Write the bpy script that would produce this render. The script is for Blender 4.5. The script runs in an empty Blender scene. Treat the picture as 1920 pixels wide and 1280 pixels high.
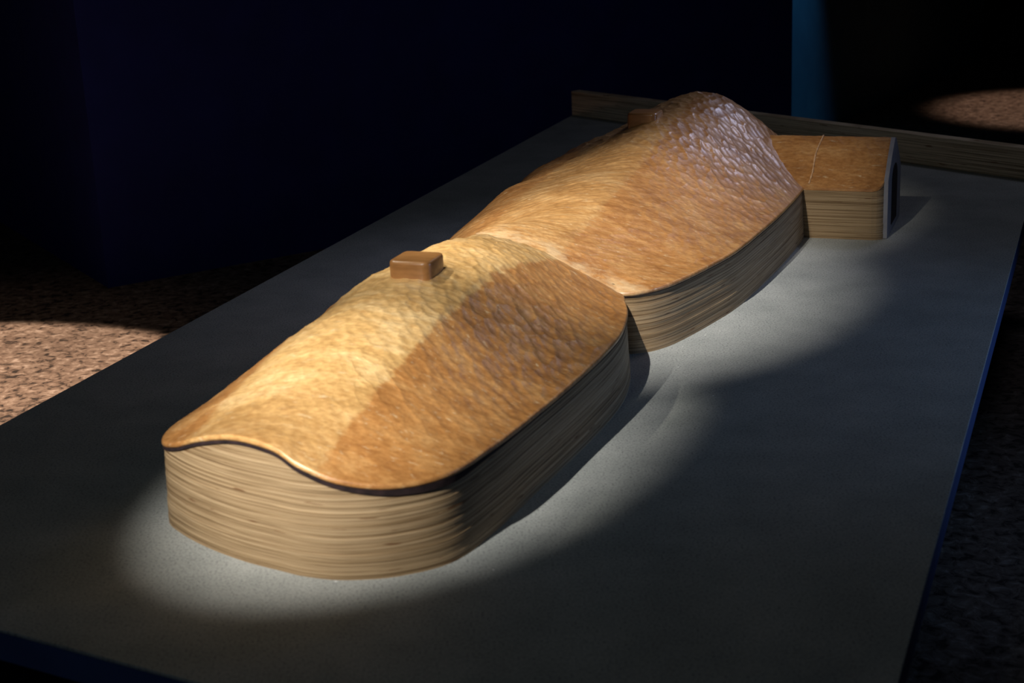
import bpy, math, random
import numpy as np
from mathutils import Matrix, Vector
rng = np.random.RandomState(7)
random.seed(7)
C = bpy.context.scene.collection
sc = bpy.context.scene

# ------------------------------------------------------------------ camera
CZ = 1.5                      # eye height over the platform top (z = 0)
FPX = 2970.0
dwn = np.array([428., 9580., FPX]); dwn /= np.linalg.norm(dwn)
fw = np.array([0, 0, 1.]) - dwn * dwn[2]; fw /= np.linalg.norm(fw)
rt = np.cross(dwn, fw)
if rt[0] < 0: rt = -rt
cam_d = bpy.data.cameras.new('camera'); cam = bpy.data.objects.new('camera', cam_d); C.objects.link(cam)
ax = [Vector((rt[i], fw[i], -dwn[i])) for i in range(3)]
M = Matrix((( ax[0][0], -ax[1][0], -ax[2][0], 0), (ax[0][1], -ax[1][1], -ax[2][1], 0),
            (ax[0][2], -ax[1][2], -ax[2][2], CZ), (0, 0, 0, 1)))
cam.matrix_world = M
cam_d.sensor_width = 36; cam_d.lens = FPX / 1920 * 36
cam_d.clip_start = .05; cam_d.clip_end = 100
cam_d.dof.use_dof = True; cam_d.dof.focus_distance = 5.6; cam_d.dof.aperture_fstop = 4.0
sc.camera = cam

def bp(px, py, z=0.0):        # photo pixel + height -> world point
    v = np.array([px - 960, py - 640, FPX]); w = np.array([v @ rt, v @ fw, -(v @ dwn)])
    t = (z - CZ) / w[2]
    return np.array([w[0] * t, w[1] * t, z])

# frame of the sculpture: u along its length, v to the right of it
AX = np.array([.352, .936]); AX /= np.linalg.norm(AX)
BX = np.array([AX[1], -AX[0]]); OX = np.array([-.5, 3.2])
def W(u, v, z=0.0):
    p = OX + AX * u + BX * v
    return (p[0], p[1], z)

# ------------------------------------------------------------------ world, exposure
sc.view_settings.view_transform = 'Standard'; sc.view_settings.look = 'None'
sc.view_settings.exposure = 0; sc.view_settings.gamma = 1; sc.view_settings.use_curve_mapping = False
wd = bpy.data.worlds.new('world'); sc.world = wd; wd.use_nodes = True
wd.node_tree.nodes['Background'].inputs[0].default_value = (.14, .36, 1, 1)
wd.node_tree.nodes['Background'].inputs[1].default_value = .018

# ------------------------------------------------------------------ lights
def spot(name, loc, target, power, color, angle, blend, size):
    l = bpy.data.lights.new(name, 'SPOT'); o = bpy.data.objects.new(name, l); C.objects.link(o)
    l.energy = power; l.color = color; l.spot_size = math.radians(angle); l.spot_blend = blend; l.shadow_soft_size = size
    o.location = loc
    o.rotation_euler = (Vector(target) - Vector(loc)).to_track_quat('-Z', 'Y').to_euler()
    return o
spot('spot_front_lobe', W(-2.85, -.50, 2.7), W(.50, -.02, .1), 1400, (1, .97, .91), 17, 1, .015)
spot('spot_rear_lobe', W(-1.4, -.20, 4.2), W(2.12, .04, .1), 1700, (1, .96, .90), 19.5, 1, .015)
spot('fill_tail', W(-1.4, .1, 3.4), W(3.25, .44, .15), 480, (1, .93, .82), 11.5, 1, .03)  # added extra lamp, brightens the tail plywood and the rear peg
spot('spot_left_flank', W(1.0, -2.5, 3.9), W(1.15, -.16, .40), 1000, (1, .96, .80), 9.5, 1, .12)
spot('spot_left_front', W(.5, -2.5, 3.9), W(.50, -.16, .33), 550, (1, .96, .80), 9.5, 1, .12)
spot('spot_left_waist', W(2.0, -2.5, 3.9), W(2.0, -.16, .35), 500, (1, .96, .80), 9.5, 1, .12)
spot('fill_spill', W(-3.5, .2, 4.2), W(3.0, .0, 0), 42, (.86, 1, 1), 72, 1, .3)  # added dim wide lamp standing in for stray light on rail and board
def area(name, loc, target, power, color, size):
    l = bpy.data.lights.new(name, 'AREA'); o = bpy.data.objects.new(name, l); C.objects.link(o)
    l.energy = power; l.color = color; l.size = size; l.shape = 'DISK'
    o.location = loc
    o.rotation_euler = (Vector(target) - Vector(loc)).to_track_quat('-Z', 'Y').to_euler()
    return o
spot('cool_wash', W(5.6, 1.6, 3.0), W(3.0, .0, .4), 170, (.66, .70, 1), 24, 1, .6)
area('cool_high', W(5.4, 1.6, 3.0), W(2.2, .1, .3), 4.5, (.75, .78, 1), .8)
spot('cool_side', W(2.4, 4.6, .9), W(1.8, .3, .12), 120, (.30, .52, 1), 50, 1, .4)
spot('spot_blue_wall', (2.22, 10.95, 2.9), (2.06, 11.2, .1), 560, (.12, .50, 1), 30, 1, .05)
spot('spot_floor_left', (-2.85, 5.9, 3.6), (-2.65, 5.85, -.6), 2500, (1, .74, .56), 43, .10, .03)
spot('fill_floor_left', (-3.3, 6.1, 3.6), (-2.9, 6.4, -.6), 60, (1, .74, .56), 56, 1, .1)  # added weak lamp for the dim glow around the left floor pool
spot('spot_floor_right', (4.5, 12.3, 3.4), (4.4, 12.25, -.6), 420, (1, .68, .52), 31, .5, .12)

# ------------------------------------------------------------------ material helpers
def mat(name, rough=.5, metal=0, spec=.5, coat=0):
    m = bpy.data.materials.new(name); m.use_nodes = True
    nt = m.node_tree; b = nt.nodes['Principled BSDF']
    b.inputs['Roughness'].default_value = rough; b.inputs['Metallic'].default_value = metal
    b.inputs['Specular IOR Level'].default_value = spec; b.inputs['Coat Weight'].default_value = coat
    b.inputs['Coat Roughness'].default_value = .25
    return m, nt, b
def N(nt, t, **kw):
    n = nt.nodes.new(t)
    for k, v in kw.items(): setattr(n, k, v)
    return n
def coords(nt, scale=(1, 1, 1), rot=(0, 0, 0)):
    tc = N(nt, 'ShaderNodeTexCoord'); mp = N(nt, 'ShaderNodeMapping')
    mp.inputs['Scale'].default_value = scale; mp.inputs['Rotation'].default_value = rot
    nt.links.new(tc.outputs['Object'], mp.inputs[0]); return mp.outputs[0]
def noise(nt, vec, scale, detail=3, rough=.5, dist=0):
    n = N(nt, 'ShaderNodeTexNoise'); n.inputs['Scale'].default_value = scale; n.inputs['Detail'].default_value = detail
    n.inputs['Roughness'].default_value = rough; n.inputs['Distortion'].default_value = dist
    nt.links.new(vec, n.inputs['Vector']); return n.outputs['Fac']
def ramp(nt, fac, stops):
    r = N(nt, 'ShaderNodeValToRGB'); e = r.color_ramp.elements
    while len(e) < len(stops): e.new(.5)
    for el, (p, c) in zip(e, stops): el.position = p; el.color = (c[0], c[1], c[2], 1)
    nt.links.new(fac, r.inputs[0]); return r.outputs[0]
def mix(nt, a, b, fac, mode='MIX'):
    n = N(nt, 'ShaderNodeMix', data_type='RGBA', blend_type=mode)
    for s, v in ((n.inputs[0], fac), (n.inputs[6], a), (n.inputs[7], b)):
        if isinstance(v, bpy.types.NodeSocket): nt.links.new(v, s)
        else: s.default_value = v if isinstance(v, (int, float)) else (v[0], v[1], v[2], 1)
    return n.outputs[2]
def bump(nt, b, h, strength, dist):
    n = N(nt, 'ShaderNodeBump'); n.inputs['Strength'].default_value = strength; n.inputs['Distance'].default_value = dist
    nt.links.new(h, n.inputs['Height']); nt.links.new(n.outputs[0], b.inputs['Normal'])

# carved limewood, varnished
def carved_mat(name, raw=False, vl=-.30, vr=.078, amt=.92):
    m, nt, b = mat(name, .42, spec=.55, coat=.45)
    c1 = noise(nt, coords(nt, (14, 5, 14)), 1.0, 5, .6, .6)
    brown = ramp(nt, c1, [(.30, (.36, .155, .044)), (.5, (.51, .24, .074)), (.72, (.64, .35, .13))])
    pale = ramp(nt, c1, [(.30, (.56, .33, .115)), (.5, (.70, .44, .175)), (.72, (.84, .60, .30))])
    # three boards glued side by side: a pale one between two browner ones (local y = -v)
    tc0 = N(nt, 'ShaderNodeTexCoord'); sx0 = N(nt, 'ShaderNodeSeparateXYZ'); nt.links.new(tc0.outputs['Object'], sx0.inputs[0])
    wb = noise(nt, coords(nt, (22, 22, 22)), 1.0, 3, .6)
    yy = N(nt, 'ShaderNodeMath', operation='MULTIPLY_ADD'); nt.links.new(wb, yy.inputs[0]); yy.inputs[1].default_value = .05
    nt.links.new(sx0.outputs[1], yy.inputs[2])
    e1 = N(nt, 'ShaderNodeMapRange'); nt.links.new(yy.outputs[0], e1.inputs[0]); e1.inputs[1].default_value = -vr + .019; e1.inputs[2].default_value = -vr + .031
    e2 = N(nt, 'ShaderNodeMapRange'); nt.links.new(yy.outputs[0], e2.inputs[0]); e2.inputs[1].default_value = -vl + .005; e2.inputs[2].default_value = -vl + .045
    e2.inputs[3].default_value = 1; e2.inputs[4].default_value = 0
    em = N(nt, 'ShaderNodeMath', operation='MULTIPLY'); nt.links.new(e1.outputs[0], em.inputs[0]); nt.links.new(e2.outputs[0], em.inputs[1])
    eg = N(nt, 'ShaderNodeMapRange'); nt.links.new(sx0.outputs[0], eg.inputs[0])
    eg.inputs[1].default_value = .02; eg.inputs[2].default_value = .32; eg.inputs[3].default_value = amt * .55; eg.inputs[4].default_value = amt
    ef = N(nt, 'ShaderNodeMath', operation='MULTIPLY'); nt.links.new(em.outputs[0], ef.inputs[0]); nt.links.new(eg.outputs[0], ef.inputs[1])
    base = mix(nt, brown, pale, ef.outputs[0])
    c2 = noise(nt, coords(nt, (60, 25, 60)), 1.6, 4, .65)
    base = mix(nt, base, ramp(nt, c2, [(.35, (.62, .52, .42)), (.6, (1, 1, 1)), (.75, (1.15, 1.15, 1.1))]), .75, 'MULTIPLY')
    c3 = noise(nt, coords(nt, (90, 18, 90)), 1.0, 4, .7, .4)
    base = mix(nt, base, (.72, .55, .33), ramp(nt, c3, [(.60, (0, 0, 0)), (.70, (.7, .7, .7))]))
    if raw:       # paler scraped wood across the waist
        tc = N(nt, 'ShaderNodeTexCoord'); sx = N(nt, 'ShaderNodeSeparateXYZ'); nt.links.new(tc.outputs['Object'], sx.inputs[0])
        w = noise(nt, coords(nt, (30, 12, 30)), 1.0, 4, .7)
        a1 = N(nt, 'ShaderNodeMath', operation='MULTIPLY_ADD'); nt.links.new(w, a1.inputs[0]); a1.inputs[1].default_value = .42
        nt.links.new(sx.outputs[0], a1.inputs[2])
        r = ramp(nt, a1.outputs[0], [(0, (1, 1, 1)), (1, (0, 0, 0))])
        mr = N(nt, 'ShaderNodeMapRange'); nt.links.new(a1.outputs[0], mr.inputs[0])
        mr.inputs[1].default_value = 1.86; mr.inputs[2].default_value = 1.96; mr.inputs[3].default_value = .45; mr.inputs[4].default_value = 0
        base = mix(nt, base, (.78, .60, .36), mr.outputs[0])
    nt.links.new(base, b.inputs['Base Color'])
    bump(nt, b, noise(nt, coords(nt, (120, 35, 120)), 1.2, 5, .65), .5, .0025)
    return m
M_carv = carved_mat('varnished_carved_wood'); M_carv2 = carved_mat('varnished_carved_wood_scraped', True, vr=.072, amt=.36)

def ply_mat(name, tint=(1, 1, 1), spec=.25):
    m, nt, b = mat(name, .62, spec=spec)
    l1 = noise(nt, coords(nt, (1.1, 1.1, 170)), 1.0, 3, .6, .05)
    base = ramp(nt, l1, [(.32, (.13, .075, .035)), (.42, (.28, .185, .095)), (.55, (.38, .265, .148)), (.7, (.48, .35, .205))])
    l2 = noise(nt, coords(nt, (5, 5, 420)), 1.0, 2, .5)
    base = mix(nt, base, ramp(nt, l2, [(.36, (.45, .40, .34)), (.5, (1, 1, 1))]), .6, 'MULTIPLY')
    kn = noise(nt, coords(nt, (8, 8, 90)), 1.0, 3, .5)
    base = mix(nt, base, (.12, .05, .018), ramp(nt, kn, [(.66, (0, 0, 0)), (.71, (.85, .85, .85))]))
    base = mix(nt, base, tint, 1.0, 'MULTIPLY')
    nt.links.new(base, b.inputs['Base Color'])
    bump(nt, b, l1, .5, .002)
    return m
M_ply = ply_mat('plywood_edge'); M_ply_rail = ply_mat('grey_plywood_edge', (2.4, 2.7, 3.3))

m, nt, b = mat('smooth_peg_wood', .32, spec=.5, coat=.3); M_peg = m
g = noise(nt, coords(nt, (60, 12, 60)), 1.0, 4, .6)
nt.links.new(ramp(nt, g, [(.3, (.30, .13, .04)), (.7, (.46, .22, .075))]), b.inputs['Base Color'])

m, nt, b = mat('dark_seam', .8, spec=.2); M_seam = m
g = noise(nt, coords(nt, (40, 40, 40)), 1.0)
nt.links.new(ramp(nt, g, [(.3, (.012, .008, .009)), (.7, (.035, .02, .02))]), b.inputs['Base Color'])

m, nt, b = mat('pale_glue', .4); M_glue = m
g = noise(nt, coords(nt, (40, 40, 40)), 2.0)
nt.links.new(ramp(nt, g, [(.3, (.50, .27, .12)), (.7, (.8, .5, .27))]), b.inputs['Base Color'])

m, nt, b = mat('grey_end_panel', .55); M_end = m
g = noise(nt, coords(nt, (8, 8, 8)), 2.0)
nt.links.new(ramp(nt, g, [(.3, (.26, .26, .30)), (.7, (.34, .34, .38))]), b.inputs['Base Color'])

m, nt, b = mat('grey_fibreboard', .75, spec=.25); M_board = m
g1 = noise(nt, coords(nt), 5, 5, .6); g2 = noise(nt, coords(nt), 170, 3, .7)
base = ramp(nt, g1, [(.3, (.32, .335, .32)), (.7, (.43, .44, .42))])
base = mix(nt, base, ramp(nt, g2, [(.36, (.45, .45, .46)), (.47, (1, 1, 1)), (.66, (1.2, 1.2, 1.18))]), .9, 'MULTIPLY')
nt.links.new(base, b.inputs['Base Color']); bump(nt, b, g2, .3, .001)

m, nt, b = mat('blue_painted_side', .5); M_side = m
g = noise(nt, coords(nt), 12, 3)
nt.links.new(ramp(nt, g, [(.3, (.05, .085, .22)), (.7, (.06, .10, .26))]), b.inputs['Base Color'])

m, nt, b = mat('granular_floor', .8, spec=.3); M_floor = m
v = N(nt, 'ShaderNodeTexVoronoi'); v.inputs['Scale'].default_value = 42; nt.links.new(coords(nt), v.inputs['Vector'])
g1 = noise(nt, coords(nt), 24, 4, .6, .6); g3 = noise(nt, coords(nt), 2.2, 3)
base = ramp(nt, g1, [(.36, (.012, .008, .006)), (.46, (.095, .066, .048)), (.58, (.145, .108, .082)), (.74, (.28, .23, .19))])
base = mix(nt, base, ramp(nt, g3, [(.3, (.85, .85, .85)), (.7, (1.1, 1.1, 1.1))]), 1.0, 'MULTIPLY')
nt.links.new(base, b.inputs['Base Color']); bump(nt, b, g1, .8, .006)

def plain(name, c1, c2, rough=.8, sc_=6):
    m, nt, b = mat(name, rough, spec=.2)
    nt.links.new(ramp(nt, noise(nt, coords(nt), sc_, 3), [(.3, c1), (.7, c2)]), b.inputs['Base Color']); return m
M_navy = plain('navy_painted_wall', (.012, .018, .13), (.015, .022, .16))
M_blue = plain('blue_grey_wall', (.05, .09, .12), (.065, .11, .14))
M_black = plain('black_wall', (.008, .008, .009), (.012, .012, .013))
M_dust = plain('pale_dust', (.7, .7, .68), (.85, .85, .8))

# ------------------------------------------------------------------ object helpers
def mesh(name, V, F, m, parent=None, smooth=False):
    me = bpy.data.meshes.new(name); me.from_pydata([tuple(map(float, p)) for p in V], [], F); me.update()
    o = bpy.data.objects.new(name, me); C.objects.link(o); me.materials.append(m)
    if smooth: me.polygons.foreach_set('use_smooth', [True] * len(me.polygons))
    if parent: o.parent = parent
    return o
def struct(o): o['kind'] = 'structure'; return o
def tag(o, label, cat): o['label'] = label; o['category'] = cat; return o
def prism(name, pts, z0, z1, m, parent=None):
    n = len(pts); V = [(p[0], p[1], z0) for p in pts] + [(p[0], p[1], z1) for p in pts]
    A = sum(pts[i][0] * pts[(i + 1) % n][1] - pts[(i + 1) % n][0] * pts[i][1] for i in range(n))
    idx = list(range(n)) if A > 0 else list(range(n))[::-1]
    F = [idx[::-1], [i + n for i in idx]] + [(idx[i], idx[(i + 1) % n], idx[(i + 1) % n] + n, idx[i] + n) for i in range(n)]
    return mesh(name, V, F, m, parent)
def bevel(o, w, seg=3):
    md = o.modifiers.new('bevel', 'BEVEL'); md.width = w; md.segments = seg; md.limit_method = 'ANGLE'
    md.harden_normals = False
    return o

# ------------------------------------------------------------------ setting
FZ = -.6      # gallery floor, well under the table top
struct(prism('floor', [(-12, -3), (12, -3), (12, 22), (-12, 22)], FZ - .1, FZ, M_floor))
struct(prism('ceiling', [(-12, -3), (12, -3), (12, 22), (-12, 22)], 4.6, 4.7, M_black))
pa = bp(203, 540, FZ); pl = bp(600, 468, FZ)
d1 = (pl - pa)[:2]; d1 /= np.linalg.norm(d1); n1 = np.array([-d1[1], d1[0]])
p0 = pa[:2]; rx = bp(1484, 210, FZ)[:2]
tt = np.linalg.solve(np.array([d1, -rx]).T, -p0); p1 = p0 + d1 * tt[0]
struct(prism('wall_left', [p0, p1, p1 + n1 * .25, p0 + n1 * .25 + n1 * 3.0, p0 + n1 * 3.0], FZ, 4.6, M_navy))
struct(prism('wall_back', [(1.41, 10.2 + .4),  (1.95, 11.04), np.array([4.6, 15.19]), np.array([4.4, 15.4]), (1.2, 10.75)], FZ, 4.6, M_blue))
struct(prism('wall_far', [(-12, 21), (12, 21), (12, 21.2), (-12, 21.2)], FZ, 4.6, M_black))
struct(prism('wall_right', [(8.5, -3), (8.7, -3), (8.7, 21), (8.5, 21)], FZ, 4.6, M_black))

# ------------------------------------------------------------------ platform
A_ = bp(1072, 216); D_ = bp(1940, 340); B_ = bp(-472, 1052); K_ = bp(1594, 1610)
ex = (A_ - D_)[:2]; ex /= np.linalg.norm(ex)
nrm = np.array([-ex[1], ex[0]]);
if nrm[1] < 0: nrm = -nrm
RT = .07      # rail thickness
up_l = (A_ - B_)[:2]; up_l /= np.linalg.norm(up_l)
up_r = (D_ - K_)[:2]; up_r /= np.linalg.norm(up_r)
plat = bpy.data.objects.new('display_platform', None); C.objects.link(plat)
tag(plat, 'low grey speckled display platform with blue sides under the carved sculpture', 'platform')
quad = [B_[:2], K_[:2], D_[:2] + up_r * RT * 1.1, A_[:2] + up_l * RT * 1.1]
bevel(prism('platform_top', quad, -.008, 0, M_board, plat), .002, 2)
cen = sum(quad) / 4
prism('edge_band', [cen + (q - cen) * .9995 for q in quad], -.075, -.008, M_side, plat)
prism('plinth', [cen + (q - cen) * .86 for q in quad], FZ, -.075, M_black, plat)

# ------------------------------------------------------------------ rail
r0 = A_[:2] + ex * .0; r1 = D_[:2] - ex * .55
pts = [r0, r1, r1 + nrm * RT * .95, r0 + nrm * RT * .95]
rail = bevel(prism('plywood_rail', pts, 0.0005, .142, M_ply_rail), .004, 2)
tag(rail, 'long straight laminated plywood rail standing on edge at the far end of the platform', 'rail')

# ------------------------------------------------------------------ sculpture
scu = bpy.data.objects.new('carved_sculpture', None); C.objects.link(scu)
scu.location = (OX[0], OX[1], 0); scu.rotation_euler = (0, 0, math.atan2(AX[1], AX[0]))
tag(scu, 'golden carved wooden sculpture, two rounded lobes and a tail on laminated plywood', 'sculpture')

def catmull(P, closed=True, n=900, tension=.5):
    P = np.array(P, float); m = len(P); out = []
    k = max(2, int(40))
    for i in range(m if closed else m - 1):
        a, b, c, d = (P[(i + j) % m] if closed else P[min(max(i + j, 0), m - 1)] for j in (-1, 0, 1, 2))
        for t in np.linspace(0, 1, k, endpoint=False):
            out.append(.5 * ((2 * b) + (c - a) * t + (2 * a - 5 * b + 4 * c - d) * t * t + (3 * b - a - 3 * c + d) * t ** 3))
    out = np.array(out)
    if closed: out = np.vstack([out, out[:1]])
    seg = np.r_[0, np.cumsum(np.linalg.norm(np.diff(out[:, :2], axis=0), axis=1))]
    s = np.linspace(0, seg[-1], n, endpoint=not closed)
    return np.stack([np.interp(s, seg, out[:, j]) for j in range(out.shape[1])], 1)

class TPS:
    def __init__(self, P, lam=1e-4):
        P = np.array(P, float); self.X = P[:, :2]; n = len(P)
        K = self.k(self.X); K += np.eye(n) * lam
        Q = np.c_[np.ones(n), self.X]; A = np.zeros((n + 3, n + 3)); A[:n, :n] = K; A[:n, n:] = Q; A[n:, :n] = Q.T
        self.w = np.linalg.solve(A, np.r_[P[:, 2], 0, 0, 0])
    def k(self, Y):
        r2 = ((Y[:, None, :] - self.X[None]) ** 2).sum(-1) + 1e-12
        return .5 * r2 * np.log(r2)
    def __call__(self, Y):
        Y = np.asarray(Y); out = np.empty(len(Y))
        for i in range(0, len(Y), 20000):
            y = Y[i:i + 20000]; out[i:i + 20000] = np.c_[self.k(y), np.ones(len(y)), y] @ self.w
        return out

def vnoise(P, f, seed):       # cheap smooth value noise
    r = np.random.RandomState(seed); G = r.rand(256, 256)
    x = P[:, 0] * f + 40; y = P[:, 1] * f + 40; i = np.floor(x).astype(int); j = np.floor(y).astype(int); a = x - i; b_ = y - j
    a = a * a * (3 - 2 * a); b_ = b_ * b_ * (3 - 2 * b_)
    g = lambda p, q: G[p % 256, q % 256]
    return (g(i, j) * (1 - a) + g(i + 1, j) * a) * (1 - b_) + (g(i, j + 1) * (1 - a) + g(i + 1, j + 1) * a) * b_

def gouges(P, cu, cv, seed, ang):  # scoops left by the gouge: bowls that meet in crisp ridges; ang = stroke direction
    r = np.random.RandomState(seed); J = r.rand(512, 512, 2); D = r.rand(512, 512)
    w = (vnoise(P, 3.1, seed + 1) - .5); w2 = (vnoise(P, 2.7, seed + 2) - .5)
    c, s = math.cos(ang), math.sin(ang)
    al = P[:, 0] * c + P[:, 1] * s + w * .08; ac = -P[:, 0] * s + P[:, 1] * c + w2 * .08
    x = ac / cu; y = al / cv
    i = np.floor(x).astype(int); y = y + .5 * (i % 2) * 0; j = np.floor(y).astype(int)
    best = np.full(len(P), 9.); dep = np.zeros(len(P))
    for di in (-1, 0, 1):
        for dj in (-1, 0, 1):
            a = (i + di) % 512; b_ = (j + dj) % 512
            d = (x - (i + di + J[a, b_, 0])) ** 2 + (y - (j + dj + J[a, b_, 1])) ** 2
            k = d < best; best = np.where(k, d, best); dep = np.where(k, D[a, b_], dep)
    return np.minimum(best, 1.1) - .25 + .5 * (dep - .5)
def sstep(x, a, b_):
    t = np.clip((x - a) / (b_ - a), 0, 1); return t * t * (3 - 2 * t)

def lobe_top(name, outline, ze, spine, H, m, nr, amp, seed, ampf, cut):
    n = len(outline); cu = np.clip(outline[:, 0], spine[0], spine[1]); cen = np.c_[cu, np.full(n, spine[2])]
    rad = np.linspace(0, 1, nr)
    P = np.concatenate([cen + (outline - cen) * r for r in rad])
    rr = np.repeat(rad, n)
    z = H(P)
    # blend to the given edge height at the rim
    ze_all = np.tile(ze, nr)
    zi = H(outline); corr = np.tile(ze - zi, nr)
    z = z + corr * rr ** 6
    fade = np.clip((1 - rr) / .05, 0, 1)
    z = z + cut(P, seed) * amp * ampf(P) * (.25 + .75 * fade)
    V = np.c_[P[:, 0], -P[:, 1], z]
    # rounded lip
    nxt = np.roll(outline, -1, 0) - np.roll(outline, 1, 0); nn = np.c_[nxt[:, 1], -nxt[:, 0]]; nn /= np.linalg.norm(nn, axis=1)[:, None]
    if ((outline - cen) * nn).sum() < 0: nn = -nn
    last = z[-n:]
    for off, dz in ((.002, -.003), (.003, -.008), (.0015, -.013), (-.02, -.014)):
        q = outline + nn * off; V = np.vstack([V, np.c_[q[:, 0], -q[:, 1], last + dz]])
    R = nr + 4; F = []
    for k in range(R - 1):
        b0 = k * n; b1 = (k + 1) * n
        for i in range(n):
            j = (i + 1) % n; F.append((b0 + i, b0 + j, b1 + j, b1 + i))
    o = mesh(name, V, F, m, scu, True)
    return o

def wall(name, outline, ztop, m, layers=34, amp=.0009, taper=.009):
    n = len(outline); nxt = np.roll(outline, -1, 0) - np.roll(outline, 1, 0); nn = np.c_[nxt[:, 1], -nxt[:, 0]]; nn /= np.linalg.norm(nn, axis=1)[:, None]
    c = outline.mean(0)
    if ((outline - c) * nn).sum() < 0: nn = -nn
    r = np.random.RandomState(3); V = []; rows = 0
    zmax = float(ztop.max()); dz = zmax / layers
    levels = []
    for k in range(layers):
        o_ = (r.rand() - .5) * 2 * amp
        levels += [(k * dz + .0006, o_), ((k + 1) * dz - .0006, o_), ((k + 1) * dz, -.0012)]
    levels = [(0, 0)] + levels
    for z, off in levels:
        zz = np.minimum(z, ztop); q = outline + nn * (off + taper * (1 - zz / ztop) - .002)[:, None]; V.append(np.c_[q[:, 0], -q[:, 1], zz])
    V = np.vstack(V); R = len(levels); F = []
    for k in range(R - 1):
        for i in range(n):
            j = (i + 1) % n; F.append((k * n + i, k * n + j, (k + 1) * n + j, (k + 1) * n + i))
    F.append(tuple(range((R - 1) * n, R * n)))
    return mesh(name, V, F, m, scu)

def seam(name, outline, ztop, th, m, rnd=.0025):
    n = len(outline); nxt = np.roll(outline, -1, 0) - np.roll(outline, 1, 0); nn = np.c_[nxt[:, 1], -nxt[:, 0]]; nn /= np.linalg.norm(nn, axis=1)[:, None]
    c = outline.mean(0)
    if ((outline - c) * nn).sum() < 0: nn = -nn
    V = []
    for off, f in ((-.01, 0), (rnd, 0), (rnd, 1), (-.01, 1)):
        q = outline + nn * off; V.append(np.c_[q[:, 0], -q[:, 1], ztop - th * f])
    V = np.vstack(V); F = []
    for k in range(4):
        for i in range(n):
            j = (i + 1) % n; F.append((k * n + i, k * n + j, ((k + 1) % 4) * n + j, ((k + 1) % 4) * n + i))
    return mesh(name, V, F, m, scu)

def crease(H, vc, vr, amt, u0, u1, u2, u3):   # hollow the right flank so that a crest line shows beside it
    def f(P):
        P = np.asarray(P); t = np.clip((P[:, 1] - vc) / (vr - vc), 0, 1)
        return H(P) - amt * t * (1 - t) * sstep(P[:, 0], u0, u1) * (1 - sstep(P[:, 0], u2, u3))
    return f
def cut2(P, sd):
    m_ = sstep(-P[:, 1] * .8 + (2.75 - P[:, 0]) * .6 + .25 * (vnoise(P, 4, 5) - .5), 0, .15)
    return gouges(P, .026, .048, sd, 2.5) * (1 - m_) + gouges(P, .022, .075, sd + 9, 1.15) * m_

# ---- front lobe: rim points (u, v, rim height, dark seam thickness)
L1 = [(-.012, .04, .264, .010), (-.004, .13, .233, .011), (.044, .232, .214, .014), (.143, .318, .211, .016), (.32, .350, .207, .008), (.547, .367, .2, .003),
      (.906, .391, .2, .002), (1.206, .392, .2, .002), (1.42, .358, .2, .002), (1.56, .312, .2, .002), (1.655, .262, .2, .002),
      (1.664, .12, .2, .0003), (1.668, -.12, .2, .0003),
      (1.66, -.275, .2, .002), (1.52, -.36, .2, .002), (1.2, -.43, .2, .002), (.8, -.46, .2, .002), (.45, -.468, .20, .003), (.27, -.456, .205, .004),
      (.177, -.424, .208, .007), (.119, -.352, .229, .008), (.068, -.255, .270, .008), (.025, -.14, .300, .007), (0, -.03, .294, .008)]
c1 = catmull(L1, n=760)
o1, ze1, th1 = c1[:, :2], c1[:, 2], c1[:, 3]
H1pts = [(p[0], p[1], p[2]) for p in L1 if p[0] < 1.6]
H1pts += [(.1, -.1, .305), (.3, -.05, .345), (.6, -.05, .395), (.9, -.06, .425), (1.15, -.06, .432), (1.4, -.06, .405), (1.55, -.07, .375), (1.7, -.08, .345),
          (.3, -.33, .275), (.6, -.3, .335), (1.0, -.3, .365), (1.4, -.28, .35), (1.7, -.25, .32), (1.7, -.3, .2),
          (.3, .08, .322), (.7, .09, .37), (1.1, .08, .395), (1.45, .06, .352), (1.7, .03, .31),
          (.3, .22, .255), (.7, .24, .285), (1.1, .25, .29), (1.4, .22, .275), (1.7, .13, .262), (1.7, .25, .2)]
H1 = TPS(H1pts)
# the rim near the waist climbs with the section there
zs = np.interp(o1[:, 1], [-.30, -.25, -.08, .03, .13, .262], [.2, .31, .34, .312, .262, .2])
wst = np.clip((o1[:, 0] - 1.60) / .06, 0, 1); ze1t = ze1 * (1 - wst) + zs * wst
amp1 = lambda P: .35 + .75 * np.clip((P[:, 0] - .25) / .5, 0, 1)
lobe_top('carved_top', o1, ze1t, (.42, 1.45, -.03), crease(H1, .065, .39, .075, .25, .7, 1.45, 1.68), M_carv, 120, .0048, 11, amp1,
         lambda P, sd: gouges(P, .024, .046, sd, 2.45))
wall('plywood_body', o1, ze1t - .012, M_ply)
seam('dark_seam', o1, ze1t - .0128, th1, M_seam)

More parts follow.
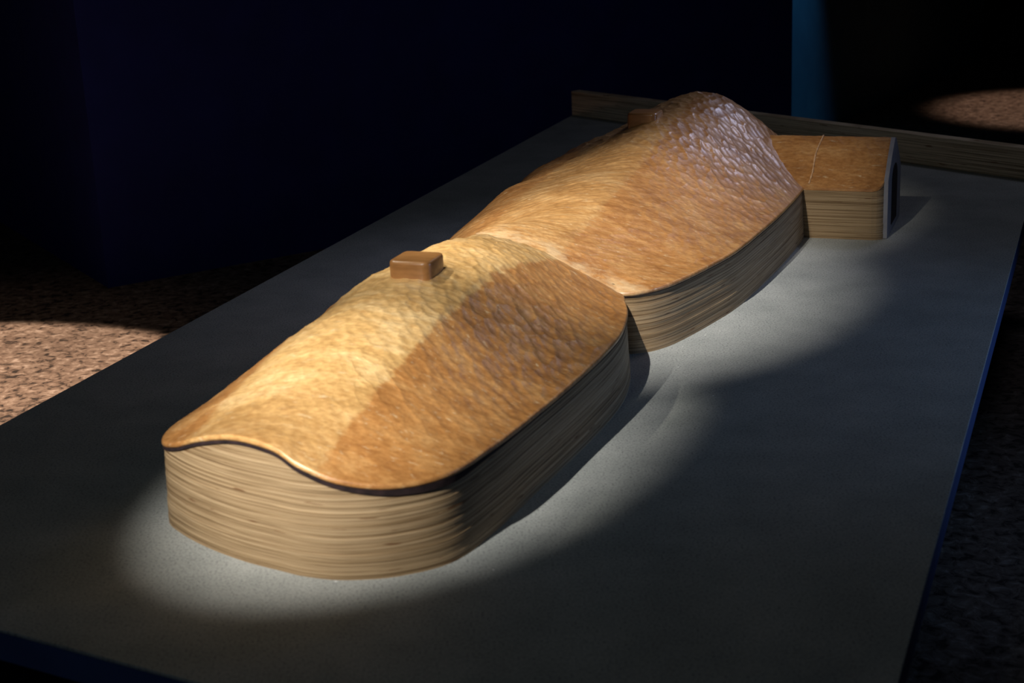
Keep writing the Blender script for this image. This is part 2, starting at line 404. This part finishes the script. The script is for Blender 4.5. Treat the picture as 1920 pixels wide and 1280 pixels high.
# ---- rear lobe
L2 = [(1.662, .10, .2), (1.668, .27, .2), (1.70, .335, .2), (1.76, .378, .2), (1.85, .412, .2), (2.03, .459, .2), (2.244, .502, .2), (2.561, .529, .2), (2.87, .545, .2),
      (3.234, .548, .2), (3.5, .53, .2), (3.74, .46, .22), (3.86, .25, .25), (3.88, 0, .26), (3.86, -.25, .25), (3.76, -.46, .2), (3.5, -.545, .2),
      (3.234, -.56, .2), (2.87, -.56, .2), (2.56, -.55, .2), (2.244, -.52, .2), (2.03, -.475, .2), (1.85, -.41, .2), (1.74, -.345, .2), (1.675, -.27, .2), (1.66, -.1, .2)]
c2 = catmull(L2, n=1000); o2, ze2 = c2[:, :2], c2[:, 2]
H2pts = [p for p in L2 if p[0] > 1.68]
H2pts += [(1.66, .262, .203), (1.69, .20, .238), (1.66, .13, .264), (1.66, .03, .31), (1.66, -.08, .345), (1.66, -.25, .32), (1.66, -.3, .2),
          (2.0, 0, .345), (2.4, 0, .385), (2.8, 0, .43), (3.1, 0, .482), (3.4, .05, .512), (3.55, .12, .518), (3.7, .05, .46),
          (1.95, .25, .262), (2.2, .3, .285), (2.6, .3, .315), (3.0, .3, .35), (3.3, .3, .385), (3.5, .26, .455), (3.5, .387, .35),
          (2.0, -.25, .30), (2.2, -.3, .305), (2.6, -.28, .335), (3.0, -.3, .345), (3.3, -.17, .42), (3.5, -.3, .35), (2.2, -.40, .275), (2.6, -.44, .30), (3.0, -.46, .305), (3.3, -.42, .31)]
H2 = TPS(H2pts)
zs2 = np.interp(o2[:, 1], [-.30, -.25, -.08, .03, .13, .262], [.2, .31, .34, .312, .262, .2])
w2 = np.clip((1.72 - o2[:, 0]) / .05, 0, 1); ze2t = ze2 * (1 - w2) + zs2 * w2 - .004 * w2
amp2 = lambda P: .7 + .9 * np.clip((P[:, 0] - 2.5) / .5, 0, 1)
lobe_top('carved_top', o2, ze2t, (1.95, 3.5, 0), crease(H2, .05, .53, .06, 1.7, 2.0, 2.9, 3.2), M_carv2, 150, .0046, 23, amp2, cut2)
wall('plywood_body', o2, ze2t - .012, M_ply)
seam('dark_seam', o2, ze2t - .0128, np.full(len(o2), .0025), M_seam, .0015)

# ---- tail: gable-shaped block reaching out to the right of the rear lobe
U0, U1, V1, UR, ZR = 3.252, 3.70, .858, 3.48, .362
def gable(u):
    f = np.clip((u - U0) / (UR - U0), 0, 1); g_ = np.clip((U1 - u) / (U1 - UR), 0, 1)
    t = np.where(u < UR, f, g_)
    return .2 + (ZR - .2) * (1 - (1 - t) ** 1.25) 
nu, nv = 110, 150
us = np.linspace(U0, U1, nu); vs = np.linspace(.18, V1, nv)
UU, VV = np.meshgrid(us, vs, indexing='ij'); P = np.c_[UU.ravel(), VV.ravel()]
rc = .045      # rounded front corner
def corner(P):
    P = P.copy()
    k = np.clip((P[:, 0] - U0) / rc, 0, 1)
    lim = V1 - rc + rc * np.sqrt(np.clip(1 - (1 - k) ** 2, 0, 1))
    k2 = np.clip((U1 - P[:, 0]) / (rc * .5), 0, 1)
    lim = np.minimum(lim, V1 - rc * .5 + rc * .5 * np.sqrt(np.clip(1 - (1 - k2) ** 2, 0, 1)))
    P[:, 1] = .18 + (P[:, 1] - .18) / (V1 - .18) * (lim - .18); return P
P = corner(P)
z = gable(P[:, 0]) + gouges(P, .024, .045, 41, 2.3) * .0018 * np.clip((P[:, 0] - U0) / .02, .2, 1)
V = np.c_[P[:, 0], -P[:, 1], z]
F = [(i * nv + j, i * nv + j + 1, (i + 1) * nv + j + 1, (i + 1) * nv + j) for i in range(nu - 1) for j in range(nv - 1)]
# skirt of the carved top
rim = [0 * nv + j for j in range(nv)] + [i * nv + nv - 1 for i in range(1, nu)] + [(nu - 1) * nv + j for j in range(nv - 2, -1, -1)]
b0 = len(V); rp = V[rim].copy(); V = np.vstack([V, rp - np.array([0, 0, .010])])
F += [(rim[i], rim[i + 1], b0 + i + 1, b0 + i) for i in range(len(rim) - 1)]
mesh('carved_tail_top', V, F, M_carv, scu, False)
t_o = rp[:, :2].copy(); t_o[:, 1] *= -1
me_o = t_o
wall('plywood_tail_body', me_o, rp[:, 2] - .010, M_ply, taper=.002)
n = nv + 30
# grey end panel with a dark slot, fixed to the outer end of the tail
pan = []
prof = [(U0 + .03, .002), (U0 + .03, .19)]
for u in np.linspace(U0 + .03, U1 - .015, 26): prof.append((u, float(gable(np.array([u]))[0]) + .002))
prof += [(U1 - .015, .002)]
vo, vi = V1 + .012, V1 - .004
slot = [(3.40, .03), (3.40, .20)] + [(3.48 - .08 * math.cos(a), .20 + .06 * math.sin(a)) for a in np.linspace(.2, math.pi - .2, 9)] + [(3.56, .20), (3.56, .03)]
Vp = [(u, -vo, z_) for u, z_ in prof] + [(u, -vi, z_) for u, z_ in prof]; k = len(prof)
Fp = [tuple(range(k)), tuple(range(2 * k - 1, k - 1, -1))] + [(i, k + i, k + (i + 1) % k, (i + 1) % k) for i in range(k)]
end = mesh('end_panel', Vp, Fp, M_end, scu); end['label'] = 'grey end panel on the outer face of the tail'
Vs = [(u, -vo - .002, z_) for u, z_ in slot] + [(u, -vo + .004, z_) for u, z_ in slot]; k = len(slot)
Fs = [tuple(range(k)), tuple(range(2 * k - 1, k - 1, -1))] + [(i, k + i, k + (i + 1) % k, (i + 1) % k) for i in range(k)]
mesh('slot', Vs, Fs, M_seam, end)
# pale wavy glue joint down the front slope of the tail
ln = []
for t in np.linspace(0, 1, 40):
    u = 3.262 + t * .235; v_ = .568 + .018 * t + .003 * math.sin(t * 9) ; ln.append((u, -v_, float(gable(np.array([u]))[0]) + .002))
Vt = []; 
for i, p in enumerate(ln):
    rr_ = .0035 * (1 + .35 * math.sin(i * 1.7))
    for a in range(6): Vt.append((p[0], p[1] + rr_ * math.cos(a * math.pi / 3), p[2] + rr_ * math.sin(a * math.pi / 3)))
Ft = [(i * 6 + a, i * 6 + (a + 1) % 6, (i + 1) * 6 + (a + 1) % 6, (i + 1) * 6 + a) for i in range(39) for a in range(6)]
mesh('pale_glue_line', Vt, Ft, M_glue, scu, True)

# ---- two rounded square pegs
def peg(u0, u1, v0, v1, zt, z0, rot=0):
    pts = []
    cu, cv = (u0 + u1) / 2, (v0 + v1) / 2; hu, hv = (u1 - u0) / 2, (v1 - v0) / 2; R = .022
    for sx, sy, a0 in ((1, 1, 0), (-1, 1, 90), (-1, -1, 180), (1, -1, 270)):
        for a in range(0, 91, 15):
            t = math.radians(a0 + a); x = sx * (hu - R) + R * math.cos(t); y = sy * (hv - R) + R * math.sin(t)
            pts.append((cu + x * math.cos(rot) - y * math.sin(rot), -(cv) + x * math.sin(rot) + y * math.cos(rot)))
    o = prism('peg', pts, z0, zt, M_peg, scu); bevel(o, .010, 4)
    o.data.polygons.foreach_set('use_smooth', [True] * len(o.data.polygons))
    return o
peg(.90, 1.02, -.150, -.03, .472, .36).__setitem__('label', 'smooth rounded peg on the front lobe')
peg(3.08, 3.20, -.11, .01, .508, .42).__setitem__('label', 'smooth rounded peg on the rear lobe')

# ------------------------------------------------------------------ pale dust specks on the board
dv, df = [], []
for px, py, s_ in [(1815, 652, 3), (1337, 742, 3), (925, 1068, 4), (1272, 688, 2.5), (1490, 505, 3), (1380, 740, 2), (1458, 518, 2), (1612, 884, 2.5), (1700, 763, 2.5),
                   (1715, 778, 2.5), (1403, 788, 2), (630, 1090, 4), (1295, 668, 2), (1322, 628, 3), (1503, 472, 3), (1437, 555, 2), (1280, 650, 2.5)]:
    p = bp(px, py); s_ *= .00075; k = len(dv); a = random.random() * 3
    dx, dy = math.cos(a) * s_ * 1.5, math.sin(a) * s_ * 1.5
    dv += [(p[0] - dx, p[1] - dy, .0003), (p[0] + dy * .5, p[1] - dx * .5, .0003), (p[0] + dx, p[1] + dy, .0003), (p[0] - dy * .5, p[1] + dx * .5, .0003), (p[0], p[1], s_ * .8)]
    df += [(k, k + 1, k + 4), (k + 1, k + 2, k + 4), (k + 2, k + 3, k + 4), (k + 3, k, k + 4), (k, k + 3, k + 2, k + 1)]
d = mesh('dust_specks', dv, df, M_dust); d['kind'] = 'stuff'
tag(d, 'pale specks of dust and shavings scattered on the grey platform', 'dust')
